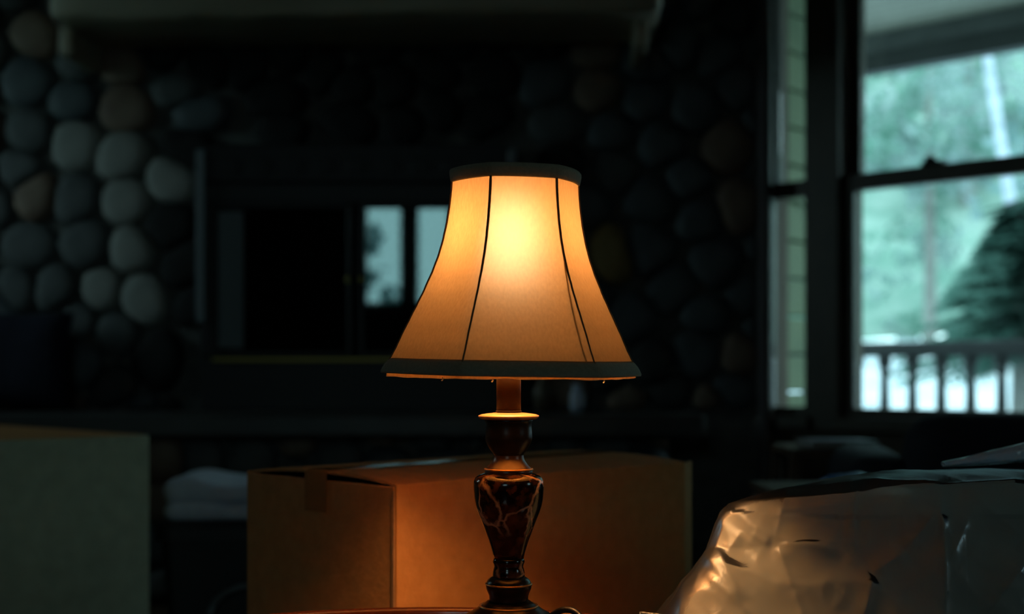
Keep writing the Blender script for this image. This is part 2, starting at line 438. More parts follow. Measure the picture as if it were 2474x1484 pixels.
def pillow(name, w_, h_, t_, mat_, parent=None, n=16, seed=1, amp=.01):
    vs_, fs = [], []
    for side in (1, -1):
        for i in range(n+1):
            for j in range(n+1):
                a, b = i/n*2-1, j/n*2-1
                k = max(0, (1-a**4)*(1-b**4))**.5
                x = a*w_/2*(1-.06*(1-abs(b)**2)*abs(a)**6); z = b*h_/2*(1-.06*(1-abs(a)**2)*abs(b)**6)
                q = noise.noise(Vector((a*2+seed, b*2, side*3)))*amp
                vs_.append((x, side*(t_/2*k+q*k), z))
    m_ = (n+1)**2
    for s in range(2):
        for i in range(n):
            for j in range(n):
                f = (s*m_+i*(n+1)+j, s*m_+(i+1)*(n+1)+j, s*m_+(i+1)*(n+1)+j+1, s*m_+i*(n+1)+j+1)
                fs.append(f if s else f[::-1])
    o = mesh(name, vs_, fs, mat_, parent, True)
    bm = bmesh.new(); bm.from_mesh(o.data); bmesh.ops.remove_doubles(bm, verts=bm.verts, dist=1e-5)
    bmesh.ops.recalc_face_normals(bm, faces=bm.faces); bm.to_mesh(o.data); bm.free()
    return o
M_navy = mat('navy_fabric', (.006, .008, .022), .9, col2=(.009, .012, .03), scale=40, bump=.2, bscale=300)
cu = pillow('navy_cushion', .42, .34, .13, M_navy)
cu.location = (-1.72, 4.46, HT+.175); cu.rotation_euler = (math.radians(-10), 0, 0)
tag(cu, 'navy cushion leaning on the stones at the left end of the hearth', 'cushion')

# ------------------------------------------------------------------ cardboard moving box behind the lamp
M_card = mat('brown_cardboard', (.46, .205, .060), .75, col2=(.53, .24, .075), scale=45, detail=6, bump=.12, bscale=120, spec=.3)
M_cardedge = mat('cardboard_cut_edge', (.30, .16, .07), .9, col2=(.38, .2, .09), scale=200)
M_tape = mat('clear_packing_tape', (.36, .165, .055), .2, spec=.6)
D0 = 1.60; C0 = at(959, 1172, D0); zt = C0.z
La, Lb = .145*D0, .2555*D0     # depth run of left and right faces
r2 = math.sqrt(.5)
A45 = math.radians(45)
cb = empty('cardboard_box', (C0.x, C0.y, 0), A45, 'sealed brown cardboard moving box standing just behind the lamp', 'box')
# local x runs along the right-hand face, local y along the left-hand face
LX, LY, TH = Lb/r2, La/r2, .005
side = box('side_panel', (0, 0, 0), (LX, TH, zt), M_card, cb, bevel=.0012)
box('side_panel', (0, LY-TH, 0), (LX, LY, zt), M_card, cb, bevel=.0012)
box('end_panel', (-.0006, TH+.0008, 0), (TH, LY-TH, zt-.003), M_card, cb, bevel=.0012)
box('end_panel', (LX-TH, TH, 0), (LX, LY-TH, zt-.003), M_card, cb, bevel=.0012)
box('bottom', (TH, TH, .002), (LX-TH, LY-TH, .007), M_card, cb)
for x0, x1 in ((TH+.001, TH+LY*.48), (LX-TH-LY*.48, LX-TH-.001)):
    box('inner_flap', (x0, TH, zt-.012), (x1, LY-TH, zt-.008), M_card, cb)
def flap(name, y0, y1, z0, z1):
    vs_, fs = [], []; n = 20; mseg = 6
    for lay in (0, -.004):
        for i in range(n+1):
            for j in range(mseg+1):
                t = j/mseg; x = .002+(LX-.004)*i/n
                bow = .0035*math.sin(math.pi*t)+.002*noise.noise(Vector((x*9, t*2, 3)))*t
                vs_.append((x, y0+(y1-y0)*t, z0+(z1-z0)*t+bow+lay))
    m_ = (n+1)*(mseg+1)
    for lay in range(2):
        for i in range(n):
            for j in range(mseg):
                a = lay*m_+i*(mseg+1)+j; f = (a, a+mseg+1, a+mseg+2, a+1); fs.append(f)
    for i in range(n):
        for j in (0, mseg):
            a = i*(mseg+1)+j; fs.append((a, a+mseg+1, a+mseg+1+m_, a+m_))
    for j in range(mseg):
        for i in (0, n):
            a = i*(mseg+1)+j; fs.append((a, a+1, a+1+m_, a+m_))
    bm = bmesh.new(); me = bpy.data.meshes.new('t'); me.from_pydata(vs_, [], fs); bm.from_mesh(me); bpy.data.meshes.remove(me)
    return bmobj(name, bm, M_card, cb)
RISE = .009
flap('top_flap', .001, LY/2-.0008, zt, zt+RISE)
flap('top_flap', LY-.001, LY/2+.0008, zt, zt+RISE)
# tape along the seam, folded down over both ends
bm = bmesh.new(); pts = []
hw = .024
prof = [(-.0022, zt-.045), (-.0022, zt-.01), (-.0016, zt+RISE-.003), (.004, zt+RISE+.0014)]
n = 24
for i in range(n+1): prof.append((.01+(LX-.02)*i/n, zt+RISE+.0014+.0007*noise.noise(Vector((i*.9, 0, 0)))))
prof += [(LX-.003, zt+RISE+.0014), (LX+.002, zt+RISE-.004), (LX+.002, zt-.05)]
rows = []
for x, z in prof:
    rows.append([bm.verts.new((x, LY/2+s*hw, z+(.0004 if abs(s) < .5 else 0))) for s in (-1, -.4, .4, 1)])
for a, b in zip(rows, rows[1:]):
    for k in range(3): bm.faces.new((a[k], a[k+1], b[k+1], b[k]))
tp = bmobj('packing_tape', bm, M_tape, cb); tag(tp, 'glossy clear tape over the seam')
so = tp.modifiers.new('thickness', 'SOLIDIFY'); so.thickness = .0004
# glued corner seam and the small lifted flap at the far right edge
box('corner_seam', (-.0022, .0035, .0), (-.0004, .0075, zt-.008), M_cardedge, cb)
bm = bmesh.new()
fl = addbox(bm, (0, -.0015, .02), (.066, .0015, zt-.002))
ob = bmobj('glue_flap', bm, M_card, cb); ob.location = (LX-.003, .0015, 0); ob.rotation_euler = (0, 0, math.radians(27))

# ------------------------------------------------------------------ big box at the left
M_greybox = mat('pale_grey_carton', (.27, .28, .20), .85, col2=(.32, .33, .235), scale=30, bump=.08)
D1 = 2.8; C1 = at(361, 1051, D1); z1_ = C1.z
lb = empty('carton', (C1.x, C1.y, 0), 0, 'large greyish carton with brown open top at the left, in front of the hearth', 'box')
# local x: from the corner towards the camera's left, local y: towards the right-hand hidden side is negative
lx, ly = .85, .80
e1 = Vector((-r2, -r2, 0)); e2 = Vector((-r2, r2, 0))
ML = Matrix(((e1.x, e2.x, 0, 0), (e1.y, e2.y, 0, 0), (0, 0, 1, 0), (0, 0, 0, 1)))
box('side_panel', (0, 0, 0), (lx, .006, z1_), M_greybox, lb, M=ML, bevel=.0012)
box('side_panel', (0, ly-.006, 0), (lx, ly, z1_), M_greybox, lb, M=ML, bevel=.0012)
box('end_panel', (0, .006, 0), (.006, ly-.006, z1_), M_greybox, lb, M=ML, bevel=.0012)
box('end_panel', (lx-.006, .006, 0), (lx, ly-.006, z1_), M_greybox, lb, M=ML, bevel=.0012)
box('bottom', (.006, .006, .002), (lx-.006, ly-.006, .008), M_greybox, lb, M=ML)
box('top_flap', (.008, .004, z1_-.004), (lx-.008, ly/2-.004, z1_+.001), M_card, lb, M=ML, bevel=.001)
box('top_flap', (.008, ly/2+.004, z1_-.004), (lx-.008, ly-.004, z1_+.001), M_card, lb, M=ML, bevel=.001)

# ------------------------------------------------------------------ tote with a folded pale blanket, between the boxes
M_tote = mat('black_plastic', (.010, .010, .011), .45)
DT = 2.95
tx0, tx1 = at(385, 0, DT).x, at(640, 0, DT).x
tz = CH-(1262-HY)/F*DT
tote = empty('storage_tote', ((tx0+tx1)/2, DT, 0), 0, 'black plastic storage tote between the grey carton and the brown box', 'tote')
hwid = (tx1-tx0)/2
def tray(name, w0, w1, d0, d1, z0, z1, t, m, parent):
    bm = bmesh.new()
    def ring(w_, d_, z, c=.02):
        pts_ = []
        for sx_, sy_, a0 in ((1, 1, 0), (-1, 1, 90), (-1, -1, 180), (1, -1, 270)):
            for k in range(4):
                a = math.radians(a0+k*30); pts_.append(bm.verts.new((sx_*(w_-c)+c*math.cos(a), sy_*(d_-c)+c*math.sin(a)+d1, z)))
        return pts_
    R = [ring(w0, d0, z0), ring(w1, d1, z1-.03), ring(w1+.012, d1+.012, z1-.03), ring(w1+.012, d1+.012, z1), ring(w1-t, d1-t, z1), ring(w0-t, d0-t, z0+t)]
    for a, b in zip(R, R[1:]):
        for k in range(16): bm.faces.new((a[k], a[(k+1) % 16], b[(k+1) % 16], b[k]))
    bm.faces.new(R[0]); bm.faces.new(R[-1])
    return bmobj(name, bm, m, parent)
tray('tub', hwid-.025, hwid, .15, .17, 0, tz-.012, .004, M_tote, tote)
box('lid', (-hwid-.012, -.012, tz-.012), (hwid+.012, .352, tz), M_tote, tote, bevel=.005, seg=2)
hp = [at(505, 1484, DT-.02), at(520, 1452, DT-.02), at(545, 1432, DT-.03), at(580, 1418, DT-.03), at(620, 1414, DT-.02)]
tube('handle', [p - Vector(((tx0+tx1)/2, DT, 0)) for p in hp], .007, mat('grey_plastic', (.12, .14, .15), .4), tote, 8)
M_blanket = mat('pale_blanket', (.50, .55, .66), .9, col2=(.58, .62, .72), scale=30, bump=.2, bscale=80)
def blanket(z0, z1, seed):
    bm = bmesh.new(); addbox(bm, (-hwid+.005, .0, z0), (hwid-.005, .30, z1), bevel=(z1-z0)*.45, seg=4)
    bmesh.ops.subdivide_edges(bm, edges=[e for e in bm.edges if e.calc_length() > .08], cuts=10, use_grid_fill=True)
    for v in bm.verts:
        q = noise.noise(Vector((v.co.x*11+seed, v.co.y*5, 0)))
        if v.co.z > z0+.01: v.co.z += .010*q + (.016*math.exp(-((v.co.x+hwid*.62)/.05)**2) if z1 > tz+.06 else 0)
        v.co.y += .006*noise.noise(Vector((v.co.x*8, seed, v.co.z*20)))
    return bm
bl = empty('folded_blanket', ((tx0+tx1)/2, DT, 0), 0, 'pale bluish blanket folded on top of the black tote', 'blanket')
bmobj('fold', blanket(tz+.001, tz+.045, 1), M_blanket, bl, True); bmobj('fold', blanket(tz+.040, tz+.085, 4), M_blanket, bl, True)

# ------------------------------------------------------------------ round side table
M_cherry = mat('polished_cherry', (.045, .010, .004), .18, col2=(.075, .018, .007), scale=4, stretch=(1, 6, 1), coat=.4)
TZ = .485
tbl = empty('round_side_table', (-.085, 1.03, 0), 0, 'polished reddish round side table with a raised rim under the lamp', 'table')
lathe('tabletop', [(.02, TZ-.022), (.385, TZ-.022), (.415, TZ-.012), (.403, TZ), (.02, TZ)], M_cherry, tbl, 128)
bm = bmesh.new()
n = 128; prof = [(.403, TZ-.003), (.405, TZ+.0035), (.409, TZ+.0055), (.414, TZ+.004), (.418, TZ-.004), (.415, TZ-.012)]
R = [[bm.verts.new((r*math.cos(2*math.pi*i/n), r*math.sin(2*math.pi*i/n), z)) for i in range(n)] for r, z in prof]
for a, b in zip(R, R[1:]+R[:1]):
    for i in range(n): bm.faces.new((a[i], a[(i+1) % n], b[(i+1) % n], b[i]))
bmobj('rim', bm, M_cherry, tbl, True)
lathe('pedestal', [(.05, .09), (.045, .11), (.03, .14), (.035, .2), (.05, .27), (.035, .34), (.03, .4), (.06, .44), (.12, TZ-.023)], M_cherry, tbl, 32)
for k in range(3):
    a = math.radians(90+120*k)
    tube('leg', [(.03*math.cos(a), .03*math.sin(a), .13), (.14*math.cos(a), .14*math.sin(a), .12), (.25*math.cos(a), .25*math.sin(a), .05), (.32*math.cos(a), .32*math.sin(a), .018)], .018, M_cherry, tbl, 10, radii=[.024, .02, .017, .016])

# ------------------------------------------------------------------ THE LAMP
LD = 1.35; LXc = at(1229, 0, LD).x; K = LD/F
lamp = empty('table_lamp', (LXc, LD, TZ), 0, 'lit table lamp with cream bell shade and dark marble urn body on the round table', 'lamp')
def Z(y): return CH-(y-HY)*K-TZ
def P(tb): return [(r*K, Z(y)) for y, r in tb]
M_bronze = mat('dark_bronze', (.003, .0025, .0023), .28, spec=.3, col2=(.006, .0045, .004), scale=30)
M_gold = mat('rubbed_gold_edge', (.40, .22, .06), .38, metal=.75)
M_tube = mat('dark_brown_tube', (.012, .004, .002), .55, spec=.1, col2=(.016, .006, .003), scale=20)
M_plate = mat('rubbed_bronze_plate', (.34, .20, .09), .45, metal=.35, col2=(.42, .26, .12), scale=25)

def marble():
    m = bpy.data.materials.new('dark_veined_marble'); m.use_nodes = True
    N = m.node_tree.nodes; L = m.node_tree.links; b = N['Principled BSDF']
    b.inputs['Roughness'].default_value = .14; b.inputs['Specular IOR Level'].default_value = .4
    t = N.new('ShaderNodeTexCoord')
    n = N.new('ShaderNodeTexNoise'); n.inputs['Scale'].default_value = 28; n.inputs['Detail'].default_value = 5
    L.new(t.outputs['Object'], n.inputs['Vector'])
    mixv = N.new('ShaderNodeMix'); mixv.data_type = 'VECTOR'; mixv.inputs['Factor'].default_value = .035
    L.new(t.outputs['Object'], mixv.inputs['A']); L.new(n.outputs['Color'], mixv.inputs['B'])
    v = N.new('ShaderNodeTexVoronoi'); v.feature = 'DISTANCE_TO_EDGE'; v.inputs['Scale'].default_value = 27
    L.new(mixv.outputs['Result'], v.inputs['Vector'])
    r = N.new('ShaderNodeValToRGB'); e = r.color_ramp.elements
    e[0].position = 0.0; e[0].color = (1, 1, 1, 1); e[1].position = .055; e[1].color = (0, 0, 0, 1)
    L.new(v.outputs['Distance'], r.inputs[0])
    # veins come and go
    n2 = N.new('ShaderNodeTexNoise'); n2.inputs['Scale'].default_value = 17; L.new(t.outputs['Object'], n2.inputs['Vector'])
    r2_ = N.new('ShaderNodeValToRGB'); r2_.color_ramp.elements[0].position = .42; r2_.color_ramp.elements[1].position = .56
    L.new(n2.outputs['Fac'], r2_.inputs[0])
    mu = N.new('ShaderNodeMath'); mu.operation = 'MULTIPLY'; L.new(r.outputs[0], mu.inputs[0]); L.new(r2_.outputs[0], mu.inputs[1])
    n3 = N.new('ShaderNodeTexNoise'); n3.inputs['Scale'].default_value = 60; n3.inputs['Detail'].default_value = 5; L.new(t.outputs['Object'], n3.inputs['Vector'])
    r3 = N.new('ShaderNodeValToRGB'); r3.color_ramp.elements[0].position = .48; r3.color_ramp.elements[1].position = .72
    r3.color_ramp.elements[0].color = (.003, .002, .0018, 1); r3.color_ramp.elements[1].color = (.09, .035, .012, 1)
    L.new(n3.outputs['Fac'], r3.inputs[0])
    mx = N.new('ShaderNodeMix'); mx.data_type = 'RGBA'; L.new(mu.outputs[0], mx.inputs['Factor']); L.new(r3.outputs[0], mx.inputs['A'])
    mx.inputs['B'].default_value = (.60, .38, .20, 1); L.new(mx.outputs['Result'], b.inputs['Base Color'])
    return m
M_marble = marble()
def ring(name, y, r, t, m=M_gold):
    pr = [(r*K+t*math.cos(a), Z(y)+t*math.sin(a)) for a in [2*math.pi*i/10 for i in range(11)]]
    return lathe(name, pr, m, lamp, 64, cap=False)

base_o = lathe('base', [(.001, 0)]+P([(1516, 128), (1506, 131), (1497, 124), (1484, 101), (1476, 86), (1469, 76), (1464, 69), (1459, 60), (1453, 53)]), M_bronze, lamp)
ring('base_ring', 1464, 69, .0012)
lathe('lower_collar', P([(1455, 48), (1447, 47), (1438, 47.5), (1430, 51), (1422, 54.5), (1414, 55), (1408, 54), (1402, 51), (1397, 45), (1394, 40)]), M_bronze, lamp)
ring('collar_ring', 1411, 54.6, .0011)
lathe('neck_bead', P([(1396, 38), (1390, 39), (1382, 38.5), (1375, 37), (1369, 35), (1363, 36.5), (1357, 39), (1352, 37.5), (1348, 36)]), M_marble, lamp)
lathe('urn', P([(1350, 36.5), (1335, 39.5), (1320, 44), (1305, 49), (1288, 55.5), (1270, 62), (1252, 69), (1236, 75.5), (1220, 80.5), (1204, 83.2), (1185, 84.5), (1170, 85), (1161, 84), (1154, 80.5), (1149, 74), (1145, 64), (1142, 50)]), M_marble, lamp)
lathe('upper_collar', P([(1143, 57.5), (1139, 58), (1134, 56.5), (1129, 52), (1124, 47), (1118, 42.5), (1112, 38.5), (1106, 36.5), (1100, 36), (1094, 36)]), mat('aged_bronze', (.035, .018, .008), .3, metal=.3, col2=(.05, .026, .012), scale=30), lamp)
ring('collar_ring', 1134, 56.6, .0013)
lathe('cup', P([(1102, 35), (1095, 38), (1089, 43), (1082, 47.5), (1076, 51), (1070, 53.5), (1064, 56), (1057, 57), (1045, 56.2), (1033, 55.2), (1024, 55.5), (1018, 57), (1014, 60)]), M_bronze, lamp)
lathe('drip_plate', P([(1014, 58), (1013, 66), (1010, 71), (1007, 73.5), (1004, 73), (1001.5, 66), (999.5, 54), (998, 40), (997, 31)]), M_plate, lamp, 96)
lathe('candle_tube', P([(1000, 29.5), (870, 29.5)]), M_tube, lamp, 48)
ring('tube_ring', 994, 29.5, .0009, M_tube)
lathe('socket', P([(872, 24), (830, 24), (826, 12), (770, 12), (766, 22), (700, 24), (696, 20)]), mat('socket_metal', (.4, .3, .15), .4, metal=.8), lamp, 32)
mb = bpy.data.materials.new('lit_frosted_bulb'); mb.use_nodes = True
nn = mb.node_tree.nodes; nn.clear(); oo = nn.new('ShaderNodeOutputMaterial'); em = nn.new('ShaderNodeEmission')
em.inputs[0].default_value = (*BULB_COL, 1); em.inputs[1].default_value = BULB; mb.node_tree.links.new(em.outputs[0], oo.inputs[0])
lathe('bulb', P([(y-82, r) for y, r in ((797, 20), (780, 22), (755, 33), (725, 48), (692, 58), (658, 61), (626, 58), (600, 49), (580, 34), (570, 18), (567, 4))]), mb, lamp, 32)
tube('bulb_clip', [(-.010, 0, Z(690)), (-.032, 0, Z(640)), (-.034, 0, Z(520)), (-.02, 0, Z(455)), (0, 0, Z(440)), (.02, 0, Z(455)), (.034, 0, Z(520)), (.032, 0, Z(640)), (.010, 0, Z(690))], .0012, M_bronze, lamp, 6)

# -- shade
def fabric(name, dcol, tcol, fcol):
    m = bpy.data.materials.new(name); m.use_nodes = True
    N = m.node_tree.nodes; L = m.node_tree.links; N.clear()
    o = N.new('ShaderNodeOutputMaterial'); ad = N.new('ShaderNodeAddShader')
    d = N.new('ShaderNodeBsdfDiffuse'); t = N.new('ShaderNodeBsdfTranslucent')
    tcn = N.new('ShaderNodeTexCoord'); mp = N.new('ShaderNodeMapping'); L.new(tcn.outputs['Object'], mp.inputs[0])
    mp.inputs['Scale'].default_value = (1, 1, .35); mp.inputs['Rotation'].default_value = (0, .35, 0)
    n = N.new('ShaderNodeTexNoise'); n.inputs['Scale'].default_value = 420; n.inputs['Detail'].default_value = 3; L.new(mp.outputs[0], n.inputs['Vector'])
    r = N.new('ShaderNodeMapRange'); r.inputs['From Min'].default_value = .3; r.inputs['From Max'].default_value = .7
    r.inputs['To Min'].default_value = .90; r.inputs['To Max'].default_value = 1.08
    L.new(n.outputs['Fac'], r.inputs['Value'])
    for sh, c in ((d, dcol), (t, tcol)):
        mu = N.new('ShaderNodeVectorMath'); mu.operation = 'SCALE'; mu.inputs[0].default_value = c
        L.new(r.outputs[0], mu.inputs['Scale']); L.new(mu.outputs[0], sh.inputs[0])
    rf = N.new('ShaderNodeBsdfRefraction'); rf.inputs['Roughness'].default_value = 1.0; rf.inputs['IOR'].default_value = 1.5; rf.inputs['Color'].default_value = (*fcol, 1)
    ad2 = N.new('ShaderNodeAddShader')
    L.new(d.outputs[0], ad.inputs[0]); L.new(t.outputs[0], ad.inputs[1]); L.new(ad.outputs[0], ad2.inputs[0]); L.new(rf.outputs[0], ad2.inputs[1]); L.new(ad2.outputs[0], o.inputs[0])
    return m
M_shade = fabric('cream_shade_fabric', (.34, .19, .06), (.024, .0155, .0078), (.0060, .0085, .0110))
M_trim = mat('olive_cream_trim', (.22, .19, .125), .85, col2=(.26, .225, .15), scale=300, bump=.15, bscale=900)
M_seam = mat('brown_seam', (.13, .075, .03), .9)
shade = empty('lamp_shade'); shade.parent = lamp
shade.rotation_euler = (math.radians(1.0), math.radians(.9), 0)
RT = [(415, 155.5), (440, 152.5), (470, 154), (500, 157), (543, 163), (585, 171.5), (620, 181), (654, 193), (704, 214), (740, 231), (770, 246), (816, 268), (839, 278), (869, 293), (890, 306), (906, 316)]
PH = math.radians(-22); HB = .72
def shade_pt(y, ang, off=0.0, sag=True):
    """ang measured from the direction to the camera, growing to the right"""
    k = round((ang-PH)/(math.pi/3)-.5); mid = PH+(k+.5)*math.pi/3; a = ang-mid
    hexr = math.cos(math.pi/6)/math.cos(a)
    hb = HB-.26*max(0, min(1, (520-y)/90)); rr = interp(RT, y)*K*(hb*hexr+(1-hb)*1.0)+off
    return Vector((rr*math.sin(ang), -rr*math.cos(ang), Z(y)))
def shade_norm(y, ang):
    d = .001; p = shade_pt(y, ang); a = shade_pt(y, ang+d)-shade_pt(y, ang-d); b = shade_pt(y-1, ang)-shade_pt(y+1, ang)
    n_ = a.cross(b).normalized()
    if n_.dot(Vector((math.sin(ang), -math.cos(ang), 0))) < 0: n_ = -n_
    return n_
YS = [424+i*(900-424)/44 for i in range(45)]
for k in range(6):
    vs_, fs = [], []; nc = 18
    for y in YS:
        for i in range(nc+1): vs_.append(shade_pt(y, PH+(k+i/nc)*math.pi/3-(0 if i < nc else 1e-5)+(0 if i else 1e-5)))
    for r in range(len(YS)-1):
        for i in range(nc): fs.append((r*(nc+1)+i, r*(nc+1)+i+1, (r+1)*(nc+1)+i+1, (r+1)*(nc+1)+i))
    mesh('shade_panel', vs_, fs, M_shade, shade, True)
for k in range(6):
    a = PH+k*math.pi/3
    tube('seam', [shade_pt(y, a, .0003) for y in YS], .0011, M_seam, shade, 8, radii=[.0014-.0006*i/44 for i in range(45)])
    # the wire rib inside leaves the seam in the lower half
    pts_ = []
    for y in YS[:-1]:
        s = max(0, (y-630)/270); pts_.append(shade_pt(y, a+math.radians(-3.6 if k == 1 else -.4)*math.sin(s*math.pi*.75)*(1 if s > 0 else 0), -.0018))
    tube('wire_rib', pts_, .0009, M_seam, shade, 6)
def band(name, ys_off, mat_, n=144):
    vs_, fs = [], []; m_ = len(ys_off)
    for i in range(n):
        a = 2*math.pi*i/n
        for y, off in ys_off: vs_.append(shade_pt(y, a, off))
    for i in range(n):
        j = (i+1) % n
        for q in range(m_): fs.append((i*m_+q, i*m_+(q+1) % m_, j*m_+(q+1) % m_, j*m_+q))
    return mesh(name, vs_, fs, mat_, shade, True)
band('top_trim', [(448, .0006), (446, .0020), (438, .0026), (427, .0027), (420, .0022), (416, .0008), (417, -.0012), (424, -.0022), (440, -.0012)], M_trim)
band('bottom_trim', [(869, .0004), (873, .0020), (882, .0030), (892, .0032), (900, .0024), (905, .0008), (905, -.0012), (899, -.0016), (885, -.0010)], M_trim)
M_lining = fabric('pale_lining', (.55, .45, .30), (.30, .26, .18), (.03, .03, .025))
# gathered lining edge just inside the bottom trim
vs_, fs = [], []; n = 240
for i in range(n):
    a = 2*math.pi*i/n; dip = 1.2+3.2*max(0, -math.sin(a))+1.2*abs(math.sin(a*7.5))+1.5*noise.noise(Vector((math.cos(a)*6, math.sin(a)*6, 0)))
    for y, off in ((884, -.003), (902, -.0045), (908+dip, -.0050), (908+dip, -.0058), (884, -.0045)): vs_.append(shade_pt(y, a, off))
for i in range(n):
    j = (i+1) % n
    for q in range(4): fs.append((i*5+q, i*5+q+1, j*5+q+1, j*5+q))
mesh('lining_edge', vs_, fs, M_lining, shade, True)
for a_deg in (-33, -9, 44):
    a = math.radians(a_deg); p = shade_pt(909, a, -.004)
    tube('loose_thread', [p, p+Vector((.0006, 0, -.0018)), p+Vector((-.0006, 0, -.0034))], .0006, M_lining, shade, 5)
# spider wires holding the shade to the bulb clip
for k in range(3):
    a = PH+k*2*math.pi/3
    tube('spider_wire', [(0, 0, Z(440)), shade_pt(440, a, -.002)], .001, M_bronze, shade, 6)
# power cord looping up behind the base
cp = [at(1308, 1500, 1.385), at(1322, 1494, 1.37), at(1338, 1484, 1.35), at(1352, 1476.5, 1.335), at(1370, 1473.5, 1.33), at(1388, 1478, 1.325), at(1402, 1490, 1.32), at(1410, 1508, 1.31), at(1440, 1541, 1.30), at(1470, 1561, 1.26), at(1480, 1600, 1.19), at(1470, 1690, 1.055)]
lo = Vector((LXc, LD, TZ))
pp = []
for p in cp:
    q = p-lo; q.z = max(q.z, .0034); pp.append(q)
fine = []
for i in range(len(pp)-1):
    p0, p1, p2, p3 = pp[max(i-1, 0)], pp[i], pp[i+1], pp[min(i+2, len(pp)-1)]
    for s in range(5):
        t = s/5; fine.append(.5*((2*p1)+(p2-p0)*t+(2*p0-5*p1+4*p2-p3)*t*t+(3*p1-p0-3*p2+p3)*t**3))
tube('power_cord', fine, .0033, mat('black_rubber', (.01, .01, .01), .4), lamp, 8)

# ------------------------------------------------------------------ wrapped armchair at the right
M_uph = mat('dark_brown_upholstery', (.055, .055, .045), .85, col2=(.08, .078, .065), scale=30, bump=.2, bscale=200)
WR = math.radians(0)
wc_o = Vector((.608, 1.53, 0))
wc = empty('wrapped_armchair', wc_o, WR, 'dark armchair hidden under clear plastic sheeting right of the lamp', 'armchair')
def rbox(name, a, b, bev, m, parent):
    return box(name, a, b, m, parent, bevel=bev, seg=4, smooth=True)
rbox('seat', (-.25, .06, .16), (.33, .52, .36), .05, M_uph, wc)
rbox('backrest', (-.30, -.12, .12), (.38, .08, .585), .06, M_uph, wc)
rbox('arm', (-.33, .09, .10), (-.24, .50, .40), .04, M_uph, wc)
rbox('arm', (.32, .02, .10), (.42, .50, .40), .04, M_uph, wc)
for lx_, ly_ in ((-.27, -.06), (.36, -.06), (-.27, .44), (.36, .44)): box('leg', (lx_-.02, ly_-.02, 0), (lx_+.02, ly_+.02, .13), M_wood, wc, bevel=.003)

def plastic():
    m = bpy.data.materials.new('milky_plastic_film'); m.use_nodes = True
    N = m.node_tree.nodes; L = m.node_tree.links; N.clear()
    o = N.new('ShaderNodeOutputMaterial')
    d = N.new('ShaderNodeBsdfDiffuse'); d.inputs[0].default_value = (.68, .72, .66, 1)
    t = N.new('ShaderNodeBsdfTranslucent'); t.inputs[0].default_value = (.5, .5, .48, 1)
    tr = N.new('ShaderNodeBsdfTransparent'); g = N.new('ShaderNodeBsdfGlossy'); g.inputs['Roughness'].default_value = .33; g.inputs['Color'].default_value = (.22, .23, .25, 1)
    a = N.new('ShaderNodeMixShader'); a.inputs[0].default_value = .35; L.new(d.outputs[0], a.inputs[1]); L.new(t.outputs[0], a.inputs[2])
    b = N.new('ShaderNodeMixShader'); L.new(tr.outputs[0], b.inputs[1]); L.new(a.outputs[0], b.inputs[2])
    lw = N.new('ShaderNodeLayerWeight'); lw.inputs[0].default_value = .35
    mr = N.new('ShaderNodeMapRange'); mr.inputs['To Min'].default_value = .46; mr.inputs['To Max'].default_value = .85; L.new(lw.outputs['Facing'], mr.inputs['Value'])
    L.new(mr.outputs[0], b.inputs[0])
    c = N.new('ShaderNodeMixShader'); f = N.new('ShaderNodeFresnel'); f.inputs[0].default_value = 1.4
    L.new(f.outputs[0], c.inputs[0]); L.new(b.outputs[0], c.inputs[1]); L.new(g.outputs[0], c.inputs[2])
    tcn = N.new('ShaderNodeTexCoord'); n = N.new('ShaderNodeTexNoise'); n.inputs['Scale'].default_value = 45; n.inputs['Detail'].default_value = 5; n.inputs['Distortion'].default_value = 1.5
    L.new(tcn.outputs['Object'], n.inputs['Vector'])
    bp = N.new('ShaderNodeBump'); bp.inputs['Strength'].default_value = .12; bp.inputs['Distance'].default_value = .003
    L.new(n.outputs['Fac'], bp.inputs['Height']); L.new(bp.outputs[0], g.inputs['Normal']); L.new(bp.outputs[0], f.inputs['Normal']); L.new(bp.outputs[0], d.inputs['Normal'])
    L.new(c.outputs[0], o.inputs[0]); return m
M_plastic = plastic()

def seg_dist(p, a, b):
    ab = b-a; t = max(0, min(1, (p-a).dot(ab)/ab.length_squared)); return (p-(a+ab*t)).length, t
# creases of the sheet: (from, to, height in metres, half width in pixels, sharpness)
CREASES = [((2075, 1160), (2280, 1170), .012, 9, 1), ((2280, 1172), (2500, 1166), .014, 9, 1), ((1960, 1180), (2075, 1162), .008, 9, 1),
           ((1700, 1330), (1800, 1470), .012, 26, 1), ((1735, 1320), (1795, 1460), .010, 16, 1), ((1705, 1390), (1830, 1500), .012, 22, 1),
           ((1760, 1340), (1795, 1285), .010, 16, 1), ((1812, 1290), (1865, 1318), .010, 18, 1), ((1865, 1318), (2035, 1332), .016, 24, 1),
           ((1880, 1325), (1915, 1425), .010, 12, 1), ((1915, 1425), (1945, 1500), .010, 14, 1), ((1840, 1245), (2080, 1208), .006, 10, 1),
           ((1905, 1175), (1870, 1320), .005, 8, 1), ((2072, 1165), (2045, 1330), .007, 9, 1), ((2064, 1230), (2064, 1340), .006, 7, 1),
           ((2260, 1235), (2190, 1330), .020, 26, 1), ((2190, 1330), (2110, 1385), .018, 26, 1), ((2110, 1385), (2085, 1500), .022, 26, 1),
           ((2270, 1200), (2285, 1500), .016, 18, 1), ((2340, 1250), (2290, 1360), .010, 12, 1), ((2480, 1350), (2370, 1500), .028, 40, 1),
           ((2045, 1340), (2110, 1400), .008, 14, 1), ((2330, 1180), (2474, 1300), .012, 40, 1), ((1660, 1380), (1640, 1500), .008, 30, 1)]
CR = [(Vector(a), Vector(b), h, w_, s) for a, b, h, w_, s in CREASES]
HXc, HYc = .40, .40
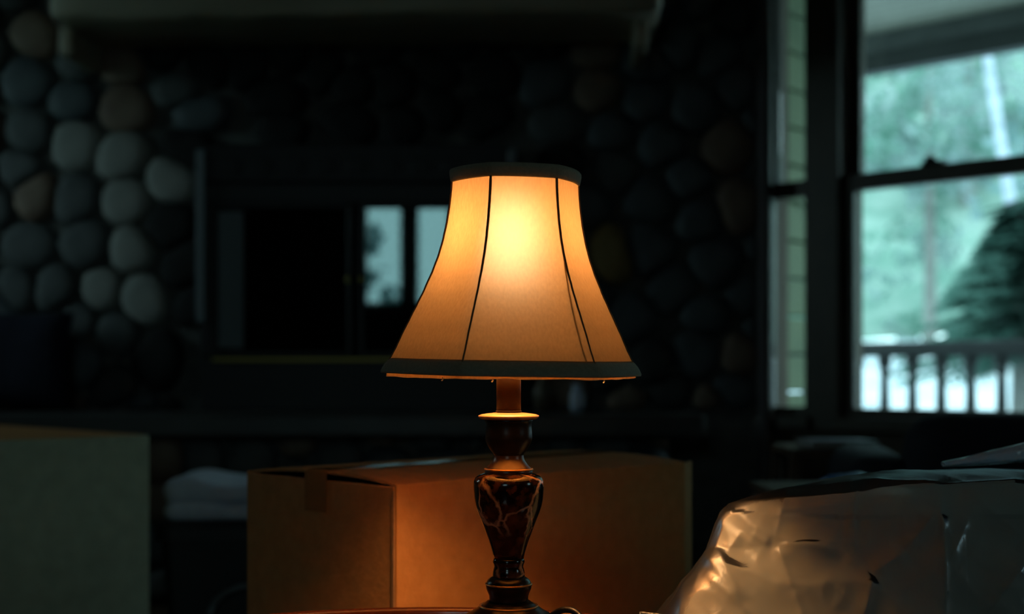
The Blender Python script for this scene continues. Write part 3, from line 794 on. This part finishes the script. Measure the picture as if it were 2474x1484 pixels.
def sheet_base(th, v):
    """local point of the sheet draped over the chair: v 0 at the middle of the top, .5 at the edge, 1 at the hem"""
    c, s = math.cos(th), math.sin(th)
    q = (abs(c/.42)**4+abs(s/.17)**4)**(-1/4)        # rounded rectangle
    top = lambda x, y: .626+.022*max(0, min(1, (x+.42)/.22))+.008*max(0, x+.1) - .075*(y+.17)
    if v <= .5:
        k = v/.5; k = 1-(1-k)**1.35
        x, y = q*k*c, q*k*s
        z = top(x, y) - .016*k**6
        return Vector((x+.55*(y+.17)*max(0, -c)*k, y, z))
    h = (v-.5)/.5
    x, y = q*c, q*s; z0 = top(x, y)-.016
    drop = h*z0*.985
    left = max(0, -c)**2; front = max(0, -s)**2; back = max(0, s)**2; rt = max(0, c)**2
    d_ = left*(.5*min(drop, .05)+.98*max(0, min(drop, .14)-.05)+.1*max(0, drop-.155)) + front*(.16*min(drop, .2)+.05*max(0, drop-.2)) + rt*.2*drop 
    bk2 = back*(1.9*min(drop, .22)+.1*max(0, drop-.22))*max(0, min(1, (c+.95)/.5))
    e_ = .010*(1-math.exp(-drop*70))
    n2 = Vector((abs(c)**1.5*(1 if c > 0 else -1), abs(s)**1.5*(1 if s > 0 else -1), 0)).normalized()
    sk = .55*(y+.17)*max(0, -c)
    n2 = (n2+Vector((0, -.45*max(0, -c), 0))).normalized()
    return Vector((x+sk, y, z0-drop))+n2*(d_+e_)+Vector((0, bk2, 0))
NT, NV = 960, 300
def TH(i):
    t = (i % NT)/NT
    return math.pi*t/.22 if t < .22 else math.pi+math.pi*(t-.22)/.78
Rw = Matrix.Rotation(WR, 3, 'Z')
def grid_v(j):
    t = j/NV
    return t*2 if t < .25 else .5+.26*(t-.25)/.5 if t < .75 else .76+.24*(t-.75)/.25
pts_ = [[None]*NT for _ in range(NV+1)]
for j in range(NV+1):
    for i in range(NT):
        pts_[j][i] = sheet_base(TH(i), max(grid_v(j), .004))
verts = []; rest = {}      # columns of the sheet whose hem comes to rest on the round table
for j in range(NV+1):
    for i in range(NT):
        p = pts_[j][i]
        a = pts_[j][(i+1) % NT]-pts_[j][i-1]; b = pts_[min(j+1, NV)][i]-pts_[max(j-1, 0)][i]
        n_ = b.cross(a)
        n_ = n_.normalized() if n_.length > 1e-12 else Vector((0, 0, 1))
        cc = Vector((p.x, p.y, p.z-.45))
        if n_.dot(cc) < 0: n_ = -n_
        wp = Rw @ p+wc_o
        h = 0.0
        # broad folds, fine crumple
        ad = math.atan2(p.y, p.x)
        hang = max(0, min(1, (.63-p.z)/.3))
        h += .016*hang*noise.noise(Vector((math.cos(ad)*7, math.sin(ad)*7, p.z*1.2+2)))
        q1 = noise.noise(p*7+Vector((3, 1, 0))); q2 = noise.noise(p*15+Vector((0, 5, 2))); q3 = noise.noise(p*34)
        tp_ = .35 if p.z > .60 else 1.0
        h += tp_*(.0055*(.5-abs(q1)*2)+  .0042*(.5-abs(q2)*2)+.0011*(.5-abs(q3)*2))
        fade = min(1, (wp.y)/.9)
        if n_.y < .35 or p.z > .55:
            px = wp.x/wp.y*F+CX; py = HY-(wp.z-CH)/wp.y*F
            if wp.y < wc_o.y+.15:
                pv = Vector((px, py))
                for ca, cb_, hh, ww, sg in CR:
                    dd, tt = seg_dist(pv, ca, cb_)
                    if dd < ww*3: h += sg*hh*.30*math.exp(-dd/ww)*(min(1, tt*4+.1)*min(1, (1-tt)*4+.1))
        pn = p+n_*h
        wq = Rw @ pn+wc_o
        if i in rest: pn = Vector((rest[i].x+.0008*(j % 5), rest[i].y-.0006*(j % 7), TZ+.006+.0015*(j % 3)))
        elif TZ-.02 < wq.z < TZ+.010 and j > NV*.3 and (wq.x+.085)**2+(wq.y-1.03)**2 < .425**2: rest[i] = pn.copy(); pn.z = TZ+.009
        verts.append(pn)
faces = []
for j in range(NV):
    for i in range(NT):
        k = (i+1) % NT; faces.append((j*NT+i, j*NT+k, (j+1)*NT+k, (j+1)*NT+i))
sheet = mesh('plastic_sheet', verts, faces, M_plastic, None, True)
sheet.location = wc_o; sheet.rotation_euler = (0, 0, WR)
tag(sheet, 'crumpled clear plastic sheeting draped over the armchair right of the lamp', 'plastic sheet')

# bunched bluish plastic roll lying over the back
def bunch(name, pts3, rad, seed, label, m=M_plastic, squash=.5, grow=False):
    vs_, fs = [], []; n = 28; m_ = 60
    pts3 = [Vector(p) for p in pts3]
    for j in range(m_+1):
        t = j/m_*(len(pts3)-1); i0 = min(int(t), len(pts3)-2); f = t-i0; c = pts3[i0].lerp(pts3[i0+1], f)
        d = (pts3[i0+1]-pts3[i0]).normalized(); u_ = d.cross(Vector((0, 0, 1))).normalized(); v_ = u_.cross(d)
        for i in range(n):
            a = 2*math.pi*i/n; rr = rad*(.10+.90*(j/m_ if grow else min(1, j/12)))*(1+.5*abs(noise.noise(Vector((math.cos(a)*1.6+seed, math.sin(a)*1.6, t*.9))))+.15*noise.noise(Vector((math.cos(a)*4, math.sin(a)*4, t*3))))
            vs_.append(c+u_*rr*math.cos(a)+v_*rr*math.sin(a)*squash)
    for j in range(m_):
        for i in range(n):
            k = (i+1) % n; fs.append((j*n+i, j*n+k, (j+1)*n+k, (j+1)*n+i))
    fs.append(tuple(range(n))); fs.append(tuple(range(m_*n, m_*n+n))[::-1])
    return tag(mesh(name, vs_, fs, m, None, True), label, 'plastic sheet')
M_film = mat('bluish_glossy_film', (.45, .60, .75), .22, spec=.9, bump=.5, bscale=40)
bunch('rolled_plastic_film', [(.53, 1.60, .637), (.62, 1.61, .648), (.72, 1.61, .660), (.84, 1.60, .672), (.95, 1.58, .676)], .045, 2,
      'bunched bluish plastic film lying on the back edge of the draped sheet at the right', M_film, .6, True)

# ------------------------------------------------------------------ dark armchair under the window
M_nv = mat('black_navy_upholstery', (.006, .009, .018), .85, col2=(.010, .014, .026), scale=20, bump=.15)
AC = Vector((1.02, 2.95, 0))
ac = empty('dark_armchair', AC, math.radians(-10), 'black navy upholstered armchair in front of the window', 'armchair')
rbox('seat', (-.24, -.25, .18), (.45, .25, .42), .06, M_nv, ac)
bk = rbox('backrest', (-.16, -.34, .2), (.50, -.16, .665), .08, M_nv, ac)
rbox('arm', (-.28, -.30, .08), (-.12, .30, .575), .06, M_nv, ac); rbox('arm', (.42, -.30, .08), (.58, .30, .575), .06, M_nv, ac)
for lx_, ly_ in ((-.2, -.24), (.5, -.24), (-.2, .24), (.5, .24)): box('leg', (lx_-.02, ly_-.02, 0), (lx_+.02, ly_+.02, .18), M_wood, ac, bevel=.003)

# small wooden stand with a grey book, and a low crate with blue plastic
SD = 3.45; sc_ = at(1990, 0, SD)
stz = CH-(1080-HY)/F*SD
st_ = empty('wooden_stand', (sc_.x, SD, 0), 0, 'small dark brown wooden stand below the window, left of the navy armchair', 'stand')
box('tabletop', (-.11, -.12, stz-.02), (.13, .16, stz), M_wood, st_, bevel=.004)
box('shelf', (-.10, -.10, .2), (.10, .14, .215), M_wood, st_)
for a in (-1, 1):
    for b in (-.10, .13): box('leg', (a*.10-.012, b-.012, 0), (a*.10+.012, b+.012, stz-.02), M_wood, st_, bevel=.002)
bk_ = empty('closed_book', (sc_.x+.03, SD-.02, stz), .1, 'closed grey blue book on the small wooden stand below the window', 'book')
box('cover', (-.09, -.07, .001), (.09, .07, .004), mat('grey_blue_cover', (.09, .10, .15), .6), bk_)
box('pages', (-.087, -.067, .004), (.087, .067, .017), mat('book_pages', (.4, .38, .34), .8), bk_)
box('cover', (-.09, -.07, .017), (.09, .07, .020), mat('grey_blue_cover', (.09, .10, .15), .6), bk_)
CD = 2.42; cc_ = at(2020, 0, CD); czt = CH-(1178-HY)/F*CD
cr = empty('wooden_crate', (cc_.x, CD, 0), 0, 'dark wooden crate low behind the draped sheet, carrying blue plastic', 'crate')
for k in range(4):
    z0 = .01+k*(czt-.02)/4; z1c = z0+(czt-.02)/4-.012
    for yy in (-.14, .13): box('slat', (-.13, yy, z0), (.13, yy+.012, z1c), M_wood, cr, bevel=.002)
    for xx in (-.13, .118): box('slat', (xx, -.128, z0), (xx+.012, .13, z1c), M_wood, cr, bevel=.002)
box('lid', (-.135, -.145, czt-.012), (.135, .147, czt), M_wood, cr, bevel=.002)
bunch('blue_plastic_bag', [(cc_.x-.03, CD, czt+.014), (cc_.x, CD-.01, czt+.016), (cc_.x+.04, CD, czt+.018), (cc_.x+.07, CD+.01, czt+.014)], .016, 7,
      'crumpled blue plastic bag lying on the dark wooden crate', mat('blue_plastic', (.05, .19, .50), .3, spec=.8), .5)

# ------------------------------------------------------------------ outdoors: porch
M_olive = mat('olive_painted_boards', (.11, .15, .08), .7, col2=(.14, .18, .095), scale=5, bump=.1)
ew = empty('wall_outer', kind='structure')
for k in range(20):
    z0 = -.3+k*.14; box('board', (-.12, .03, z0), (-.05, .46, z0+.132), M_olive, ew, M=MW, bevel=.006)
M_deck = mat('grey_deck_boards', (.08, .085, .085), .7, col2=(.12, .125, .125), scale=5)
dk = empty('porch_deck', kind='structure')
for k in range(14):
    n0 = .15+k*.13; box('plank', (-2.6, n0, -.10), (4.2, n0+.122, -.06), M_deck, dk, M=MW, bevel=.003)
M_soffit = mat('pale_soffit_boards', (.30, .29, .24), .7, col2=(.36, .35, .29), scale=6)
sf = empty('porch_ceiling', kind='structure')
for k in range(18):
    n0 = .142+k*.1; z = 2.42-.0*k
    box('plank', (-2.6, n0, z), (4.2, n0+.094, z+.02), M_soffit, sf, M=MW, bevel=.003)
box('roof_deck', (-2.7, .14, 2.45), (4.3, 2.25, 2.52), M_deck, sf, M=MW)
tag(box('trim_5', (-2.6, 1.93, 2.235), (4.2, 2.03, 2.33), mat('dark_header_wood', (.028, .032, .032), .7, col2=(.04, .045, .045), scale=4), M=MW, bevel=.006), kind='structure')
tag(box('trim_6', (-2.6, 1.93, 2.33), (4.2, 2.03, 2.445), M_deck, M=MW), kind='structure')
M_rail = mat('grey_green_rail', (.028, .034, .038), .8, col2=(.04, .046, .05), scale=5)
rl = empty('porch_railing', MW @ Vector((0, 1.8, -.06)), 0, 'dark grey porch railing with turned balusters outside the window', 'railing')
rinv = Matrix.Translation(-rl.location)
M2 = rinv @ MW
box('top_rail', (-2.2, 1.755, .825), (3.0, 1.845, .893), M_rail, rl, M=M2, bevel=.01, seg=2)
box('bottom_rail', (-2.2, 1.77, .03), (3.0, 1.83, .08), M_rail, rl, M=M2, bevel=.005)
bpf = [(.026, 0), (.026, .12), (.018, .14), (.016, .17), (.030, .25), (.034, .32), (.028, .45), (.022, .58), (.019, .66), (.028, .675), (.019, .69), (.032, .705), (.032, .750)]
first = lathe('baluster', bpf, M_rail, rl, 14)
# spacing from the photograph: about 0.138 m, first one seen at the left jamb
def t_of(px, n_):
    k = (px-CX)/F; o = P0+WN*n_
    return (k*o.y-o.x)/(WD.x-k*WD.y)
ts = [t_of(px, 1.8) for px in (2072, 2137, 2204, 2272, 2343, 2420)]
dt = (ts[-1]-ts[0])/5
allt = [ts[0]+dt*k for k in range(-6, 18)]
bme = first.data
for i, t in enumerate(allt):
    o = first if i == 0 else first.copy()
    if i: COL.objects.link(o)
    o.parent = rl; o.location = (M2 @ Vector((t, 1.8, .08)))
for t in (-2.2, 3.0):
    box('post', (t-.06, 1.74, -.04), (t+.06, 1.86, 1.0), M_rail, rl, M=M2, bevel=.01)

# ------------------------------------------------------------------ outdoors: ground and trees
def out(t, n_, z=0): return MW @ Vector((t, n_, z))
VIEW = Vector((.31, .95, 0)).normalized(); VR = Vector((VIEW.y, -VIEW.x, 0))
M_gravel = mat('pale_gravel', (.34, .38, .42), .95, col2=(.5, .52, .54), scale=1.5, detail=8)
M_hill = mat('undergrowth_green', (.10, .19, .15), .95, col2=(.22, .30, .26), scale=1.2, detail=8)
def gz(s):
    return interp([(0, -.9), (7, -.6), (11, -.1), (15, .45), (19, .95), (23, 1.3), (60, 2.6)], s)
def ground(name, s0, s1, ns, w0, nw, zf, m, amp=0.0):
    vs_, fs = [], []
    for i in range(ns+1):
        s = s0+(s1-s0)*i/ns
        for j in range(nw+1):
            x = -w0+2*w0*j/nw; p = VIEW*s+VR*x
            vs_.append((p.x, p.y, zf(s, x)+amp*noise.noise(Vector((p.x*.3, p.y*.3, 1)))))
    for i in range(ns):
        for j in range(nw): a = i*(nw+1)+j; fs.append((a, a+1, a+nw+2, a+nw+1))
    return tag(mesh(name, vs_, fs, m, None, True), kind='structure')
ground('ground_gravel', 5.5, 24, 30, 26, 20, lambda s, x: gz(s), M_gravel, .1)
ground('ground_hillside', 23.8, 70, 30, 60, 30, lambda s, x: 1.3+(s-23.8)*.62, M_hill, 1.2)
ground('ground_yard', -60, 5.6, 12, 60, 12, lambda s, x: -.9 if s > -9 else -.9-(s+9)*.0, M_hill, 0)

def leaf_mat(name, c1, c2):
    m = bpy.data.materials.new(name); m.use_nodes = True
    N = m.node_tree.nodes; L = m.node_tree.links; N.clear()
    o = N.new('ShaderNodeOutputMaterial'); mx = N.new('ShaderNodeMixShader'); mx.inputs[0].default_value = .4
    d = N.new('ShaderNodeBsdfDiffuse'); t = N.new('ShaderNodeBsdfTranslucent')
    tcn = N.new('ShaderNodeTexCoord'); n = N.new('ShaderNodeTexNoise'); n.inputs['Scale'].default_value = 1.3; n.inputs['Detail'].default_value = 2
    L.new(tcn.outputs['Object'], n.inputs['Vector'])
    r = N.new('ShaderNodeValToRGB'); r.color_ramp.elements[0].position = .4; r.color_ramp.elements[1].position = .6
    r.color_ramp.elements[0].color = (*c1, 1); r.color_ramp.elements[1].color = (*c2, 1)
    L.new(n.outputs['Fac'], r.inputs[0]); L.new(r.outputs[0], d.inputs[0]); L.new(r.outputs[0], t.inputs[0])
    L.new(d.outputs[0], mx.inputs[1]); L.new(t.outputs[0], mx.inputs[2]); L.new(mx.outputs[0], o.inputs[0]); return m
M_leaf = [leaf_mat('leaf_fresh', (.13, .25, .20), (.29, .38, .37)), leaf_mat('leaf_bluegreen', (.15, .25, .26), (.28, .37, .38)), leaf_mat('leaf_pale', (.28, .36, .38), (.42, .47, .48))]  # greyed, bluish leaf colours carry the outdoor haze
M_needle = leaf_mat('needle_dark', (.035, .085, .07), (.075, .15, .125))
M_bark = mat('grey_bark', (.13, .13, .12), .9, col2=(.2, .2, .19), scale=8, bump=.3)
M_birch = mat('pale_birch_bark', (.42, .46, .54), .8, col2=(.30, .33, .40), scale=3, stretch=(1, 1, 3))
def leaf_tree(name, h, cr, m, seed, nl=2600, ls=.11, base=.05):
    rnd = random.Random(seed); e = empty(name)
    vs_, fs = [], []
    clumps = []
    for _ in range(46):
        a = rnd.uniform(0, 6.283); zz = rnd.uniform(base, 1)*h
        k = math.sin(math.pi*min(1, (zz/h*.85+.12)))**.6; r = cr*k*rnd.random()**.5
        clumps.append((r*math.cos(a), r*math.sin(a), zz, rnd.uniform(.35, .75)*cr*.5))
    for _ in range(nl):
        cx_, cy_, cz_, rr = rnd.choice(clumps)
        d = Vector((rnd.gauss(0, 1), rnd.gauss(0, 1), rnd.gauss(0, .8))).normalized()*rr*rnd.uniform(.55, 1.05)
        c = Vector((cx_, cy_, cz_))+d
        u_ = Vector((rnd.gauss(0, 1), rnd.gauss(0, 1), rnd.gauss(0, 1))).normalized()
        v_ = u_.cross((d.normalized()+Vector((rnd.gauss(0, .4), rnd.gauss(0, .4), rnd.gauss(0, .4)))).normalized()).normalized(); s = ls*rnd.uniform(.6, 1.3)
        k = len(vs_)
        vs_ += [c-u_*s, c-v_*s*.6, c+u_*s, c+v_*s*.6]; fs.append((k, k+1, k+2, k+3))
    fo = mesh('foliage', vs_, fs, m, e)
    tube('trunk', [(0, 0, -.3), (.03, .02, h*.3), (-.03, .03, h*.6), (0, 0, h*.9)], .1, M_bark, e, 8, radii=[.12, .09, .06, .02])
    return e
def copy_tree(o, parent=None):
    c = o.copy(); COL.objects.link(c); c.parent = parent
    for ch in o.children: copy_tree(ch, c)
    return c
protos = [leaf_tree('leafy_tree', 7, 1.7, M_leaf[0], 1), leaf_tree('leafy_tree', 6.4, 1.8, M_leaf[1], 2), leaf_tree('leafy_tree', 7.4, 1.6, M_leaf[2], 3)]
used = [0, 0, 0]
rows_ = [(18.2, (-2.3, 1.9), .85), (23.0, (-4.9, -.1, 4.8), 1.0), (29.0, (-5.6, .6, 6.6), 1.2), (36.5, (-7.4, -.6, 7.2), 1.5), (16.5, (7.0, 11.6), 1.0), (21.5, (11.2, 16.2), 1.15)]
rowname = ['front row beyond the porch railing', 'second row beyond the porch railing', 'third row up the hillside', 'highest row on the hillside', 'pair right of the front row', 'pair right of the second row']
sidename = {2: ['left', 'right'], 3: ['left', 'middle', 'right']}
kindname = ['fresh green leafy tree', 'blue green leafy tree', 'pale green leafy tree']
rnd = random.Random(4)
for ri, (s, xs, sc2) in enumerate(rows_):
    for xi, x in enumerate(xs):
        k = (ri*2+xi) % 3
        o = protos[k] if not used[k] else copy_tree(protos[k]); used[k] += 1
        p = VIEW*s+VR*x
        z = gz(s) if s < 23.8 else 1.3+(s-23.8)*.62
        o.location = (p.x, p.y, z-.35); o.rotation_euler = (0, 0, rnd.uniform(0, 6.28)); o.scale = (sc2,)*3
        tag(o, f'{kindname[k]}, {sidename[len(xs)][xi]} of the {rowname[ri]}', 'tree', 'trees on the slope outside the window')
st = leaf_tree('leafy_tree', 3.6, 1.0, M_leaf[1], 11, 420, .12, .25)
st.location = (-2.35, -9.5, -.9); tag(st, 'sparse young tree outside behind the camera, mirrored in the fireplace doors', 'tree')
# conifer at the lower right of the window view
def conifer(h, r, seed):
    rnd = random.Random(seed); e = empty('dark_conifer'); vs_, fs = [], []
    for lev in range(26):
        z = h*(.44+.54*lev/26); L_ = r*(1-lev/27)
        for b in range(8):
            a = rnd.uniform(0, 6.28); d = Vector((math.cos(a), math.sin(a), -.22)); sd = Vector((-d.y, d.x, 0))
            for q in range(12):
                t = (q+1)/12; c = Vector((0, 0, z))+d*L_*t
                for sgn in (-1, 1):
                    l = .30*(1.1-t)+.07; k = len(vs_); tip = c+(sd*sgn+d*.8).normalized()*l+Vector((0, 0, -.04))
                    vs_ += [c-d*.05, tip, c+d*.05+Vector((0, 0, .02))]; fs.append((k, k+1, k+2))
    mesh('needles', vs_, fs, M_needle, e)
    tube('trunk', [(0, 0, -.5), (0, 0, h*.5), (0, 0, h*.97)], .1, M_bark, e, 8, radii=[.13, .08, .02]); return e
cf = conifer(2.45, 1.10, 3); pc_ = at(2470, 900, 11.0); cf.location = (pc_.x, pc_.y, -.15)
tag(cf, 'dark drooping conifer beyond the railing at the lower right of the window', 'tree')
# pale birch trunk crossing the view
bt_ = empty('birch_tree', tuple(at(2520, 1040, 12.2)), 0, 'leaning pale birch trunk seen through the right side of the window', 'tree')
bp_ = [at(2540, 1060, 12.2), at(2478, 700, 12.2), at(2440, 480, 12.2), at(2408, 280, 12.2), at(2385, 130, 12.2), at(2350, -150, 12.2)]
tube('trunk', [p-bt_.location for p in bp_], .09, M_birch, bt_, 10, radii=[.065, .058, .052, .048, .044, .04])
lf = leaf_tree('tmp', 2.4, 1.1, M_leaf[2], 8, 700, .09)
for ch in list(lf.children):
    if ch.name.startswith('trunk'): bpy.data.objects.remove(ch)
    else: ch.parent = bt_; ch.location = (bp_[-1]-bt_.location)+Vector((0, 0, -.1))
bpy.data.objects.remove(lf)
